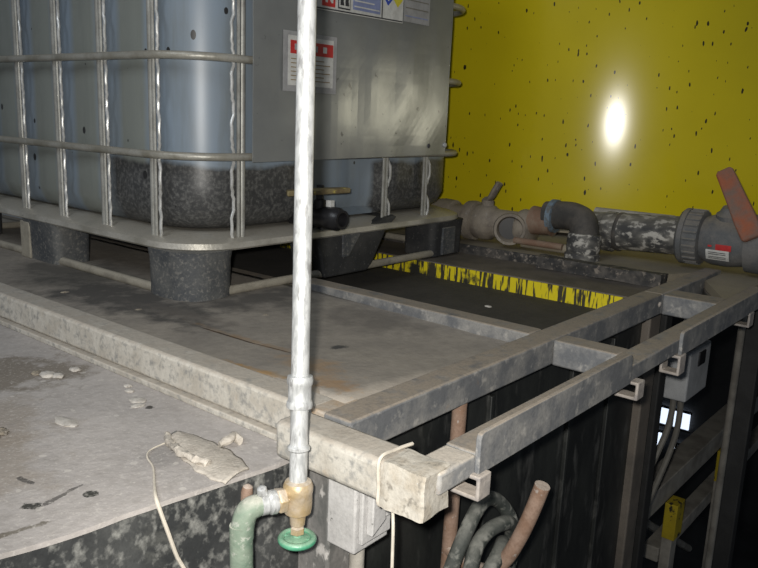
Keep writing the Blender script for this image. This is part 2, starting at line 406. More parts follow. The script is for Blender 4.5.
# ------------------------------------------------------------------ mesh helpers
class MB:
    def __init__(s): s.bm = bmesh.new()
    def quadbox(s, P):            # P: 8 points, bottom 4 then top 4, both counter-clockwise from above
        v = [s.bm.verts.new(p) for p in P]
        for f in ((3, 2, 1, 0), (4, 5, 6, 7), (0, 1, 5, 4), (1, 2, 6, 5), (2, 3, 7, 6), (3, 0, 4, 7)):
            s.bm.faces.new([v[i] for i in f])
        return s
    def box(s, x0, x1, y0, y1, z0, z1):
        return s.quadbox([(x0, y0, z0), (x1, y0, z0), (x1, y1, z0), (x0, y1, z0), (x0, y0, z1), (x1, y0, z1), (x1, y1, z1), (x0, y1, z1)])
    def loft(s, rings, closed=True, cap=True):
        vs = [[s.bm.verts.new(p) for p in r] for r in rings]
        n = len(rings[0])
        for a, b in zip(vs[:-1], vs[1:]):
            for i in range(n if closed else n - 1):
                j = (i + 1) % n
                s.bm.faces.new((a[i], a[j], b[j], b[i]))
        if cap:
            s.bm.faces.new(list(reversed(vs[0])))
            s.bm.faces.new(vs[-1])
        return s
    def prism(s, poly, h0, h1, axis='z'):
        def P(a, b, h):
            return {'z': (a, b, h), 'x': (h, a, b), 'y': (b, h, a)}[axis]
        return s.loft([[P(a, b, h0) for a, b in poly], [P(a, b, h1) for a, b in poly]])
    def tube(s, pts, r, n=12, closed=False, cap=True, squash=None):
        pts = [Vector(p) for p in pts]
        L = len(pts)
        rr = r if isinstance(r, (list, tuple)) else [r] * L
        T = []
        for i in range(L):
            if closed: t = pts[(i + 1) % L] - pts[i - 1]
            else: t = pts[min(i + 1, L - 1)] - pts[max(i - 1, 0)]
            T.append(t.normalized())
        u = T[0].orthogonal().normalized()
        if squash: u = Vector(squash[0]); u = (u - T[0] * u.dot(T[0])).normalized()
        rings = []
        for i in range(L):
            u = (u - T[i] * u.dot(T[i])).normalized()
            w_ = T[i].cross(u)
            k = squash[1] if squash else 1
            rings.append([pts[i] + (u * math.cos(a) * k + w_ * math.sin(a)) * rr[i] for a in [2 * math.pi * q / n for q in range(n)]])
        if closed:
            vs = [[s.bm.verts.new(p) for p in rg] for rg in rings]
            for q in range(L):
                a, b = vs[q], vs[(q + 1) % L]
                for i in range(n):
                    j = (i + 1) % n
                    s.bm.faces.new((a[i], a[j], b[j], b[i]))
            return s
        return s.loft(rings, cap=cap)
    def lathe(s, o, axis, prof, n=24, flats=None):
        o, ax = Vector(o), Vector(axis).normalized()
        u = ax.orthogonal().normalized(); w_ = ax.cross(u)
        k = flats or n
        return s.loft([[o + ax * h + (u * math.cos(2 * math.pi * q / k) + w_ * math.sin(2 * math.pi * q / k)) * max(r, 1e-4) for q in range(k)] for r, h in prof])
    def jitter(s, amt, freq, seed=0):
        for v in s.bm.verts:
            d = noise.noise_vector(v.co * freq + Vector((seed, seed * 2.1, 0)))
            v.co += d * amt
        return s
    def ico(s, c, r, scale=(1, 1, 1), sub=2, rough=0.25, seed=0):
        g = bmesh.ops.create_icosphere(s.bm, subdivisions=sub, radius=1)
        for v in g['verts']:
            k = 1 + rough * noise.noise(v.co * 2.0 + Vector((seed, 0, 0)))
            v.co = Vector(c) + Vector((v.co.x * scale[0], v.co.y * scale[1], v.co.z * scale[2])) * r * k
        return s
    def build(s, name, mat, parent=None, bevel=0, smooth=False, loc=None, kind=None, label=None, subsurf=0):
        base = Vector((0, 0, 0))
        if parent:
            base = Vector(parent.get('_base', (0, 0, 0)))
        elif loc:
            base = Vector(loc)
        for v in s.bm.verts:
            v.co -= base
        bmesh.ops.recalc_face_normals(s.bm, faces=s.bm.faces)
        me = bpy.data.meshes.new(name)
        s.bm.to_mesh(me); s.bm.free()
        me.materials.append(M[mat] if isinstance(mat, str) else mat)
        if smooth:
            for p in me.polygons: p.use_smooth = True
            try: me.set_sharp_from_angle(angle=math.radians(40))
            except Exception: pass
        o = bpy.data.objects.new(name, me)
        COL.objects.link(o)
        o['_base'] = tuple(base)
        if parent: o.parent = parent
        else: o.location = base + Vector((0, 0, D))
        if bevel:
            bv = o.modifiers.new('bevel', 'BEVEL'); bv.width = bevel; bv.segments = 3; bv.limit_method = 'ANGLE'
            bv.angle_limit = math.radians(35)
            for p in me.polygons: p.use_smooth = True
            try: me.set_sharp_from_angle(angle=math.radians(60))
            except Exception: pass
        if subsurf:
            sm = o.modifiers.new('sub', 'SUBSURF'); sm.levels = sm.render_levels = subsurf
        if kind: o['kind'] = kind
        if label: o['label'] = label
        return o

def thing(name, label, cat, loc, group=None):
    o = bpy.data.objects.new(name, None)
    COL.objects.link(o)
    o.empty_display_size = 0.05
    o.location = Vector(loc) + Vector((0, 0, D))
    o['_base'] = tuple(loc)
    o['label'] = label; o['category'] = cat
    if group: o['group'] = group
    return o

def tag(o, label, cat, group=None, kind=None):
    o['label'] = label; o['category'] = cat
    if group: o['group'] = group
    if kind: o['kind'] = kind
    return o

def smoothpath(P, k=8):
    P = [Vector(p) for p in P]
    out = []
    for i in range(len(P) - 1):
        a, b, c, d = P[max(i - 1, 0)], P[i], P[i + 1], P[min(i + 2, len(P) - 1)]
        for q in range(k):
            t = q / k
            out.append(0.5 * ((2 * b) + (c - a) * t + (2 * a - 5 * b + 4 * c - d) * t * t + (3 * b - a - 3 * c + d) * t ** 3))
    out.append(P[-1])
    return out

def rrect(x0, x1, y0, y1, r, z, n=8, per=10):
    out = []
    for cx, cy, a0 in ((x1 - r, y1 - r, 0), (x0 + r, y1 - r, 90), (x0 + r, y0 + r, 180), (x1 - r, y0 + r, 270)):
        for q in range(n + 1):
            a = math.radians(a0 + 90 * q / n)
            out.append(Vector((cx + r * math.cos(a), cy + r * math.sin(a), z)))
    # subdivide straights
    res = []
    for i, p in enumerate(out):
        res.append(p)
        q = out[(i + 1) % len(out)]
        if (q - p).length > 0.2:
            for k in range(1, per): res.append(p.lerp(q, k / per))
    return res

# ------------------------------------------------------------------ setting
fl_ = MB().box(-4, 9, -4, 7, -D - 0.1, -D).build('floor', 'floor', kind='structure')
WX = 7.2
k_ = WX / 5.66
wins = [(1.60 * k_, 1.84 * k_, 0.4 - 2.20 * k_, 0.4 - 2.07 * k_), (1.63 * k_, 1.70 * k_, 0.4 - 2.42 * k_, 0.4 - 2.33 * k_), (1.79 * k_, 1.85 * k_, 0.4 - 2.38 * k_, 0.4 - 2.27 * k_)]
wins = [(a, b, c + 0.02, d + 0.02) for a, b, c, d in wins]
MB().box(WX + .05, WX + .15, -4, 7, -D - 1.2, 3.0).build('wall_back', 'wall', kind='structure')
for n_, (a, b, c, d) in enumerate(wins):
    wn = MB().box(WX + .01, WX + .03, a, b, c, d).build('window_%d' % (n_ + 1), 'window_glow', kind='structure')
    MB().box(WX - .01, WX + .01, a - .02, b + .02, c - .02, c).box(WX - .01, WX + .01, a - .02, b + .02, d, d + .02).box(WX - .01, WX + .01, (a + b) / 2 - .01, (a + b) / 2 + .01, c, d).build('window_frame', 'post_dark', wn)

# ------------------------------------------------------------------ grey bench on the left
bench_top = surface('bench_top', (0.43, 0.40, 0.38), (0.36, 0.335, 0.32), (0.22, 0.20, 0.18), scale=6, pale=(0.55, 0.52, 0.48), darkmask=[
    (0.555, 1.215, 0.11, 0.13, 30, (0.17, 0.145, 0.115), 0.85, 18),
    (0.44, 1.03, 0.10, 0.10, 0, (0.26, 0.22, 0.18), 0.6, 12),
    (0.37, 0.93, 0.08, 0.14, 0, (0.27, 0.23, 0.19), 0.6, 12),
    (0.423, 0.752, 0.007, 0.009, 0, (0.04, 0.04, 0.035), 1, 60, .2),
    (0.365, 0.772, 0.009, 0.012, 20, (0.04, 0.04, 0.035), 1, 70, .2),
    (0.388, 0.835, 0.005, 0.014, 10, (0.07, 0.065, 0.06), .9, 70, .2),
    (0.395, 0.772, 0.004, 0.03, 105, (0.07, 0.065, 0.06), .8, 70, .2),
    (0.325, 0.735, 0.006, 0.035, 80, (0.10, 0.085, 0.06), .8, 40, .3),
    (0.62, 0.93, 0.006, 0.007, 0, (0.06, 0.055, 0.05), 1, 70, .3),
    (0.54, 0.775, 0.03, 0.035, 0, (0.25, 0.235, 0.225), .9, 30, .5),
])
bench = thing('metal_bench', 'grey dust covered flat bench top with black splattered side, below the pale rail', 'bench', (0.35, 0.9, -D))
b = MB()
xs = [-0.4 + i * 0.05 for i in range(int(1.1 / 0.05))] + [0.693]
def bench_y(x):
    if x > 0.62: return 0.660
    if x > 0.42: return 0.660 + 0.027 * (0.62 - x) / 0.20
    t_ = min(1, (0.42 - x) / 0.16)
    return 0.687 + 0.032 * t_ * t_
xs = [-0.4 + i * 0.02 for i in range(54)] + [0.693]
front = [(x, bench_y(x)) for x in xs]
poly = [(x, y) for x, y in front] + [(0.693, 2.9), (-0.4, 2.9)]
b.prism(poly, -0.036, -0.030)
b.build('bench_top', bench_top, bench)
b = MB().prism([(x, y + 0.006) for x, y in front] + [(0.690, 2.88), (-0.39, 2.88)], -D, -0.0365)
M['bench_side'] = grime('bench_side', (0.035, 0.037, 0.038), (0.075, 0.077, 0.076), fleck=(0.30, 0.30, 0.28), scale=10, fscale=75, flo=.50, fhi=.75, stretch=(1, 1, .8), rough=.5,
                        rust=(0.20, 0.20, 0.18), rlo=.55, rhi=.75)
b.build('side_panel', 'bench_side', bench)

# bits lying on the bench
def blob(name, label, cat, x, y, r, sc, mat, seed, group=None, z=-0.03):
    o = MB().ico((x, y, z + r * sc[2] * 0.55), r, sc, 3, 0.3, seed).build(name, mat, loc=(x, y, z), smooth=True)
    return tag(o, label, cat, group)
blob('paint_drip', 'larger pale round splash of dried mud on the bench near the rail', 'dried mud', 0.623, 0.965, 0.0115, (1, 1.2, 0.18), 'chip', 3)
blob('paint_drip', 'small pale splash of dried mud touching the larger round one', 'dried mud', 0.612, 0.948, 0.0085, (1.3, 1, 0.2), 'chip', 5)
blob('paint_drip', 'long pale lump of dried mud in the middle of the bench', 'dried mud', 0.508, 0.962, 0.010, (1.1, 2.3, 0.22), 'chip', 8)
for i, (x, y, r) in enumerate(((0.648, 1.03, .006), (0.637, 1.008, .006), (0.63, 1.155, .008), (0.594, 1.145, .009), (0.585, 1.16, .011), (0.43, 0.99, .010), (0.418, 0.98, .007), (0.577, 1.18, .008))):
    lab = ['tiny pale mud chip near the lip below the rail', 'tiny pale mud chip beside the lip, nearer the camera', 'pale mud chip standing alone beyond the brown dirt patch',
           'pale mud crumb at the edge of the brown dirt patch', 'biggest pale mud crumb in the brown dirt patch', 'brown mud crumb at the bench edge of the picture',
           'small mud crumb beside the brown crumb at picture edge', 'mud crumb deepest in the brown dirt patch'][i]
    blob('mud_chip', lab, 'dried mud', x, y, r, (1, 1.3, 0.4), 'mud' if i > 4 else 'chip', i, 'mud chips on the bench')

# rag with a ridge of dried plaster on the bench edge
rag = thing('plaster_rag', 'stiff beige rag with knotted edge lying on the bench edge', 'rag', (0.565, 0.745, -0.03))
g = MB()
nu, nv = 26, 14
rows = []
A, B = Vector((0.585, 0.822)), Vector((0.565, 0.668))
for i in range(nu):
    t = i / (nu - 1)
    cpt = A.lerp(B, t)
    wdt = 0.010 + 0.024 * math.sin(math.pi * min(1, t * 0.75 + 0.05)) * (1 + 0.5 * noise.noise(Vector((t * 5, 0, 1))))
    dvec = Vector((0.97, 0.22))
    rows.append([Vector((cpt.x + dvec.x * (q / (nv - 1) - 0.5) * 2 * wdt, cpt.y + dvec.y * (q / (nv - 1) - 0.5) * 2 * wdt,
                 -0.0285 + 0.004 * math.sin(math.pi * q / (nv - 1)) + 0.0015 * abs(noise.noise(Vector((t * 9, q * 0.4, 3)))) )) for q in range(nv)])
top = [[g.bm.verts.new(p) for p in r] for r in rows]
for a_, b_ in zip(top[:-1], top[1:]):
    for q in range(nv - 1): g.bm.faces.new((a_[q], a_[q + 1], b_[q + 1], b_[q]))
ro = g.build('cloth', 'rag', rag, smooth=True)
sd = ro.modifiers.new('s', 'SOLIDIFY'); sd.thickness = 0.002
MB().tube(smoothpath([(0.574, 0.822, -.026), (0.560, 0.80, -.022), (0.548, 0.765, -.020), (0.548, 0.735, -.021), (0.555, 0.71, -.024)], 8), 0.005, 8).jitter(0.004, 120).build('knotted_edge', 'rag', rag, smooth=True)
MB().tube(smoothpath([(0.600, 0.745, -.024), (0.617, 0.742, -.020), (0.628, 0.752, -.021), (0.626, 0.735, -.024)], 6), 0.005, 8).jitter(0.003, 90).build('rolled_corner', 'rag', rag, smooth=True)
st = MB().tube(smoothpath([(0.560, 0.805, -.027), (0.533, 0.80, -.027), (0.518, 0.785, -.027), (0.515, 0.755, -.028), (0.511, 0.715, -.028), (0.507, 0.674, -.027), (0.505, 0.659, -.045), (0.506, 0.656, -.09), (0.509, 0.654, -.20), (0.512, 0.652, -.45)], 8),
             [0.0014] * 30 + [0.0024] * 100, 8) if False else None
pth = smoothpath([(0.560, 0.805, -.027), (0.533, 0.80, -.027), (0.518, 0.785, -.027), (0.508, 0.758, -.028), (0.485, 0.722, -.0275), (0.465, 0.690, -.026), (0.462, 0.676, -.040), (0.474, 0.668, -.09), (0.492, 0.656, -.17), (0.50, 0.652, -.45)], 8)
tag(MB().tube(pth, [0.0011 + 0.0013 * min(1, max(0, (i - 20) / 25)) for i in range(len(pth))], 8).build('cord', 'string', loc=(0.51, 0.66, -0.1), smooth=True),
    'off-white cord running off the bench edge and hanging down its black side', 'cord')

# ------------------------------------------------------------------ tank and frame
tank = thing('mud_tank', 'tall black splattered steel tank under the tubular frame', 'tank', (1.3, 1.2, -D))
MB().box(0.70, 1.965, 0.645, 2.9, -D, -0.052).build('tank_body', 'tank_black', tank)
MB().box(1.80, 1.87, 0.625, 0.66, -D, -0.022).build('corner_post', 'ledge', tank, bevel=.004)
MB().box(1.93, 1.975, 0.63, 0.66, -D, -0.022).build('corner_post', 'post_dark', tank, bevel=.004)
for i, x in enumerate((1.10, 1.42, 1.62)):
    MB().box(x, x + 0.012, 0.636, 0.646, -1.9, -0.06).build('seam_rib', 'tank_black', tank, bevel=.002)

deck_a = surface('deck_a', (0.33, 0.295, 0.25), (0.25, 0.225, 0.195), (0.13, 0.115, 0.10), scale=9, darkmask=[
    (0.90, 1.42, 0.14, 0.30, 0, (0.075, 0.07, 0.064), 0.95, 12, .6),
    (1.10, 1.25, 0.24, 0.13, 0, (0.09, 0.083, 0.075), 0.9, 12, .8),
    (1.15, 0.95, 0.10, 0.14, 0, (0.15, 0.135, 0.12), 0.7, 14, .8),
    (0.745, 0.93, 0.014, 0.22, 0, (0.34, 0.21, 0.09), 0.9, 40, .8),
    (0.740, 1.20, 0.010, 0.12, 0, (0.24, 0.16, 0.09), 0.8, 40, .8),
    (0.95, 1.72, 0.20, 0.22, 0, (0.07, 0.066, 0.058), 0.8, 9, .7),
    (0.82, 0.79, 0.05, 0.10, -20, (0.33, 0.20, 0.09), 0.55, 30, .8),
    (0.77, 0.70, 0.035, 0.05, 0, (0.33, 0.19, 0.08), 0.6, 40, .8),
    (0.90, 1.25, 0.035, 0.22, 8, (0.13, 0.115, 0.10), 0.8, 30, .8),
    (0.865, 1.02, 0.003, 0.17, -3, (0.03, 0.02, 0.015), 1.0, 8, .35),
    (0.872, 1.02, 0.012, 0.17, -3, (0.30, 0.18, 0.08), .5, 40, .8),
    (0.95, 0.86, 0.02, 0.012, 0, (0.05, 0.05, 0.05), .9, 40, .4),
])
# sheet rises towards the near corner where it laps over the rails
def sheet_z(x, y):
    a_ = min(1, max(0, (1.10 - x) / 0.38)); b_ = min(1, max(0, (1.15 - y) / 0.5))
    e = a_ * a_ * (3 - 2 * a_) * (b_ * b_ * (3 - 2 * b_))
    return 0.026 * e
g = MB()
nx, ny = 24, 60
gr = [[g.bm.verts.new((0.722 + 0.532 * i / nx, 0.638 + 2.26 * j / ny, sheet_z(0.722 + 0.532 * i / nx, 0.638 + 2.26 * j / ny) + 0.0015 * noise.noise(Vector((i * .5, j * .5, 0))) )) for j in range(ny + 1)] for i in range(nx + 1)]
for i in range(nx):
    for j in range(ny): g.bm.faces.new((gr[i][j], gr[i + 1][j], gr[i + 1][j + 1], gr[i][j + 1]))
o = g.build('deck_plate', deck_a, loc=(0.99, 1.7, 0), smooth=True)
# keep object coordinates equal to deck coordinates for the stains
def world_coords(o):
    off = Vector(o['_base'])
    for v in o.data.vertices: v.co += off
    o.location -= off
    o['_base'] = (0, 0, 0)
world_coords(o)
sd = o.modifiers.new('s', 'SOLIDIFY'); sd.thickness = 0.004; sd.offset = -1
tag(o, 'dusty grey steel deck plate with rust stains in front of the tote', 'metal plate')
M['deck_rust'] = grime('deck_rust', (0.40, 0.355, 0.30), (0.34, 0.29, 0.23), scale=18, fscale=70, rust=(0.36, 0.22, 0.10), rlo=.50, rhi=.72)
deck_b = surface('deck_b', (0.055, 0.05, 0.045), (0.035, 0.033, 0.03), (0.09, 0.08, 0.07), scale=9, darkmask=[
    (1.45, 0.85, 0.03, 0.05, 30, (0.13, 0.09, 0.06), .8, 30, .5)])
o = MB().box(1.300, 1.792, 0.64, 2.9, -0.050, -0.044).build('deck_plate', deck_b)
tag(o, 'dark grimy sunken deck plate between the cross rail and the yellow ledge', 'metal plate')
blob('paint_chip', 'tiny pale chip lying on the dark sunken plate', 'chip', 1.60, 0.955, 0.006, (1, 1.6, .4), 'chip', 2, z=-.044)

for k, (x, y, rr, lab) in enumerate(((1.02, 1.12, .006, 'dark grit lump on the grey deck plate nearest the tote corner'), (0.86, 1.32, .006, 'grit lump beside the long left skid of the tote'),
                        (1.48, 1.10, .007, 'brown mud lump on the sunken plate near its left end'), (1.40, 0.86, .009, 'flat brown mud lump on the sunken plate by the cross rail'),
                        (0.83, 1.55, .007, 'grit lump beside the long skid under the middle foot'))):
    blob('mud_lump', lab, 'dried mud', x, y, rr, (1.4, 1, .5), 'mud', 20 + k, 'mud lumps on the deck', z=-.044 if x > 1.3 else .001)

# the bench materials use object coordinates too
for ch in bench.children:
    if ch.name.startswith('bench_top'):
        off = Vector(bench['_base'])
        for v in ch.data.vertices: v.co += off
        ch.location = -off

frame = thing('tube_frame', 'welded square tube frame with brackets capping the black tank', 'frame', (1.2, 0.8, 0.0))
def fpart(mb, name, mat='rail', bevel=.004, **k): return mb.build(name, mat, frame, bevel=bevel, **k)
# pale rail along the bench (with lip under it)
fpart(MB().box(0.677, 0.728, 0.655, 2.9, -0.020, 0.030), 'side_rail', 'rail_pale', .006, label='pale flaking side rail along the bench')
fpart(MB().box(0.668, 0.7, 0.664, 2.9, -0.0300, -0.0205), 'lip', 'rail_pale', .002)
fpart(MB().box(0.618, 0.672, 0.432, 0.662, -0.020, 0.030), 'corner_tube', 'rail_pale', .008)
fpart(MB().box(0.6790, 0.745, 0.600, 0.73, 0.016, 0.0295), 'gusset', M['deck_rust'], .003)
# inner rail and outer rail
fpart(MB().box(0.678, 1.752, 0.588, 0.636, -0.018, 0.030), 'inner_rail', 'rail')
fpart(MB().box(1.752, 2.20, 0.588, 0.634, -0.018, 0.030), 'inner_rail', 'rail')
# outer rail: a flat bar with upstanding plates welded along its front edge
fpart(MB().box(0.640, 0.712, 0.426, 0.4695, 0.0025, 0.0288), 'outer_rail', 'rail_near', .004)
fpart(MB().box(0.712, 2.03, 0.427, 0.470, 0.002, 0.030), 'outer_rail', 'rail', .003)
def lip(x0, x1, z0, z1, mat):
    r_ = 0.008
    pr = [(z0, x0), (z0, x1), (z1 - r_, x1), (z1, x1 - r_), (z1, x0 + r_), (z1 - r_ * .3, x0 + r_ * .3), (z1 - r_, x0)]
    fpart(MB().prism(pr, 0.4195, 0.4265, 'y'), 'upstand_plate', mat, .0015)
lip(0.708, 1.150, 0.006, 0.057, 'rail')
lip(1.385, 1.97, 0.000, 0.045, 'rail')
# cross members
fpart(MB().quadbox([(1.214, .636, -.02), (1.264, .636, -.02), (1.303, 1.262, -.045), (1.253, 1.262, -.045), (1.214, .636, .03), (1.264, .636, .03), (1.303, 1.262, .020), (1.253, 1.262, .020)]), 'cross_rail', 'rail')
fpart(MB().box(1.253, 1.303, 1.262, 2.9, -.045, -.0005), 'cross_rail', 'rail')
fpart(MB().box(1.214, 1.264, 0.469, 0.588, -0.018, 0.029), 'cross_rail', 'rail')
fpart(MB().box(1.752, 1.83, 0.469, 0.588, -0.018, 0.029), 'cross_rail', 'rail')
fpart(MB().prism([(2.20, .634), (1.835, .472), (1.80, .472), (2.15, .634)][::-1], -0.018, 0.0, 'z'), 'corner_plate', 'ledge', .002)
# legs
fpart(MB().box(0.655, 0.70, 0.60, 0.655, -D, -0.0205), 'leg', 'leg')

# short square-tube brackets
def bracket(x, y0, y1, z0, z1, L=0.026, t=0.006):
    mb = MB()
    outer = [(y0, z0), (y1, z0), (y1, z1), (y0, z1)]
    inner = [(y0 + t, z0 + t), (y1 - t, z0 + t), (y1 - t, z1 - t), (y0 + t, z1 - t)]
    vo = [[mb.bm.verts.new((xx, a, c)) for a, c in outer] for xx in (x, x + L)]
    vi = [[mb.bm.verts.new((xx, a, c)) for a, c in inner] for xx in (x, x + L)]
    for i in range(4):
        j = (i + 1) % 4
        mb.bm.faces.new((vo[0][i], vo[0][j], vo[1][j], vo[1][i]))
        mb.bm.faces.new((vi[0][i], vi[0][j], vi[1][j], vi[1][i]))
        mb.bm.faces.new((vo[0][i], vo[0][j], vi[0][j], vi[0][i]))
        mb.bm.faces.new((vo[1][i], vo[1][j], vi[1][j], vi[1][i]))
    fpart(mb, 'bracket', 'bracket', .002)
bracket(0.700, 0.413, 0.453, -0.022, 0.008, .026, .005)
bracket(1.168, 0.413, 0.452, -0.026, 0.004, .028, .005)
bracket(1.372, 0.416, 0.452, -0.034, 0.003, .032, .005)
bracket(1.830, 0.416, 0.452, -0.030, 0.003, .034, .005)

# rusty drop rod and hose hook
fpart(MB().tube([(0.946, 0.602, -0.010), (0.940, 0.602, -0.30)], 0.0115, 16), 'drop_rod', 'rust', 0, smooth=True, label='rusty round rod welded to the inner rail')
hk = smoothpath([(0.940, 0.602, -0.262), (0.930, 0.555, -0.268), (0.921, 0.515, -0.255), (0.922, 0.490, -0.225), (0.922, 0.470, -0.180), (0.922, 0.455, -0.135), (0.922, 0.443, -0.092)], 6)
fpart(MB().tube(hk, 0.0112, 16), 'hook', 'rust', 0, smooth=True, label='rusty upturned hose hook')
# weld bead
fpart(MB().ico((0.675, 0.585, 0.018), 0.007, (1, 1, 1), 2, .5, 4), 'weld', 'bracket', 0, smooth=True)
fpart(MB().ico((1.73, 0.585, 0.010), 0.006, (1, .6, 1), 2, .5, 9), 'weld', 'bracket', 0, smooth=True)

# lumpy tape wrap at the frame corner with a string tail
wr = thing('tape_wrap', 'lumpy beige tape wound round the near frame corner', 'tape', (0.646, 0.475, 0))
mb = MB()
ringp = [(0.617, -0.024), (0.617, 0.034), (0.681, 0.034), (0.681, -0.024)]
mb.loft([[(0.6165 - e, y, -0.0190 - e), (0.664, y, -0.0190 - e), (0.664, y, 0.031 + e), (0.6195 - e, y, 0.031 + e)] for y, e in ((0.430, 0), (0.434, .001), (0.446, .001), (0.463, .001), (0.480, .0025), (.488, .001))])
bmesh.ops.subdivide_edges(mb.bm, edges=mb.bm.edges[:], cuts=5, use_grid_fill=True)
mb.jitter(0.0022, 40).jitter(0.0008, 110, 5).build('tape', 'wrap', wr, smooth=True)
MB().tube(smoothpath([(0.677, .492, .0325), (0.65, .494, .0335), (0.619, .493, .0325), (0.6175, .492, 0), (0.619, .491, -.0225), (0.65, .49, -.0235)], 5), 0.0022, 8).build('string_loop', 'string', wr, smooth=True)
MB().tube(smoothpath([(0.630, .482, -.021), (0.628, .478, -.035), (0.622, .472, -.06), (0.618, .468, -.14), (0.612, .465, -.30)], 6), 0.0019, 8).build('string_tail', 'string', wr, smooth=True)

# ------------------------------------------------------------------ yellow ledge beam, crusted tube, platform
yb = thing('ledge_beam', 'yellow painted ledge beam with black drips and dusty top behind the sunken plate', 'beam', (1.87, 1.3, 0))
MB().box(1.793, 1.797, 0.64, 1.9, -0.050, -0.004).build('painted_face', 'yellow_drips', yb)
MB().box(1.797, 2.00, 0.66, 2.9, -0.050, -0.001).build('top_plate', 'ledge', yb, bevel=.003)
mb = MB().box(1.955, 2.0, 0.665, 1.02, 0.0, 0.034)
bmesh.ops.subdivide_edges(mb.bm, edges=mb.bm.edges[:], cuts=6, use_grid_fill=True)
tag(mb.jitter(0.004, 40).build('crusted_tube', 'crust', loc=(1.98, .96, 0)), 'black mud-crusted square tube lying on the ledge below the pipes', 'tube')
pf = thing('platform', 'dusty tan platform carrying the yellow tank, on yellow posts', 'platform', (4.4, 1.6, -D))
MB().prism([(2.03, 2.9), (2.03, 0.70), (2.16, .64), (1.84, 0.475), (2.14, 0.475), (2.14, 0.30), (2.5, -0.9), (6.9, -0.9), (6.9, 4.2), (2.03, 4.2)], -0.03, 0.020).build('platform_deck', 'platform', pf)
MB().box(2.021, 2.029, 0.71, 2.0, -0.03, 0.022).build('fascia', 'crust', pf, bevel=.002)
MB().box(2.3, 4.9, 0.84, 0.93, -0.99, -0.90).build('cross_beam', 'post_grey', pf, bevel=.004)
MB().box(2.8, 4.9, 0.84, 0.90, -1.24, -1.18).build('cross_beam', 'post_grey', pf, bevel=.004)
for x in (2.80, 3.45):
    MB().box(x, x + 0.085, 0.79, 0.838, -1.13, -0.985).build('yellow_bracket', 'post_yellow', pf, bevel=.003)
    MB().box(x + .01, x + 0.075, 0.80, 0.839, -D, -1.13).build('post', 'post_grey', pf, bevel=.003)
MB().tube([(3.15, .74, -.02), (3.15, .74, -D)], .014, 10).build('thin_pole', 'post_grey', pf, smooth=True)
MB().tube([(3.42, .78, -.02), (3.42, .78, -D)], .017, 10).build('thin_pole', 'post_grey', pf, smooth=True)
MB().box(2.145, 2.185, .452, .495, -D, -.03).build('post', 'post_dark', pf, bevel=.003)
MB().box(2.3, 3.9, 1.3, 1.36, -.75, -.70).build('cross_beam', 'post_dark', pf)
MB().tube([(2.6, 1.0, -.95), (4.2, 1.1, -1.9)], .02, 8).build('brace', 'post_grey', pf, smooth=True)

# yellow tank
yt = thing('storage_tank', 'huge glossy yellow cylindrical tank spattered black, behind the tote and pipes', 'tank', (4.56, 1.925, 0.03))
MB().lathe((4.56, 1.925, 0.03), (0, 0, 1), [(2.2, 0), (2.2, 1.2), (2.2, 2.6)], 256).build('shell', 'yellow', yt, smooth=True)
for i in range(1):
    MB().lathe((4.56, 1.925, 0.03), (0, 0, 1), [(2.2, 0), (2.206, 0.002), (2.206, 0.012), (2.2, 0.014)], 256).build('base_weld', 'platform', yt, smooth=True)

# control box and cables behind the tank
cb = thing('control_box', 'grey electrical box hanging beyond the tank end under the outer rail', 'electrical box', (2.2, .66, -.27))
MB().box(2.10, 2.28, 0.61, 0.70, -0.335, -0.19).build('enclosure', 'box_grey', cb, bevel=.006)
MB().box(2.17, 2.225, 0.606, 0.612, -0.245, -0.205).build('switch_plate', 'black_plastic', cb, bevel=.002)
MB().tube([(2.2, .66, -.19), (2.2, .66, -.03)], .012, 8).build('conduit', 'post_grey', cb, smooth=True)
for i, (P, lab) in enumerate((
    ([(2.16, .66, -.33), (2.17, .67, -.45), (2.10, .70, -.62), (2.16, .74, -.8), (2.3, .8, -1.1), (2.3, .8, -2.3)], 'grey cable drooping from the grey electrical box, closest to the tank'),
    ([(2.22, .66, -.33), (2.25, .67, -.5), (2.2, .72, -.75), (2.35, .8, -.95), (2.4, .8, -2.3)], 'grey cable dropping from the far side of the electrical box'))):
    tag(MB().tube(smoothpath(P, 8), 0.009, 8).build('cable', 'cable', loc=P[0], smooth=True), lab, 'cable')

# ------------------------------------------------------------------ small switch box under the corner
sb = thing('junction_box', 'off-white speckled junction box mounted under the near frame corner', 'electrical box', (0.68, 0.58, -0.07))
MB().box(0.650, 0.716, 0.552, 0.599, -0.125, -0.022).build('enclosure', 'box_white', sb, bevel=.003)
MB().box(0.656, 0.712, 0.545, 0.552, -0.112, -0.026).build('cover', 'box_white', sb, bevel=.002)
MB().prism([(-.100, .664), (-.085, .690), (-.052, .690), (-.044, .664)], .535, .546, 'y').build('latch', 'box_white', sb, bevel=.002)
MB().box(.694, .712, .538, .546, -.085, -.060).build('hinge', 'box_white', sb, bevel=.002)
MB().tube([(.683, .575, -.116), (.683, .575, -D)], .010, 10).build('conduit', 'post_grey', sb, smooth=True)

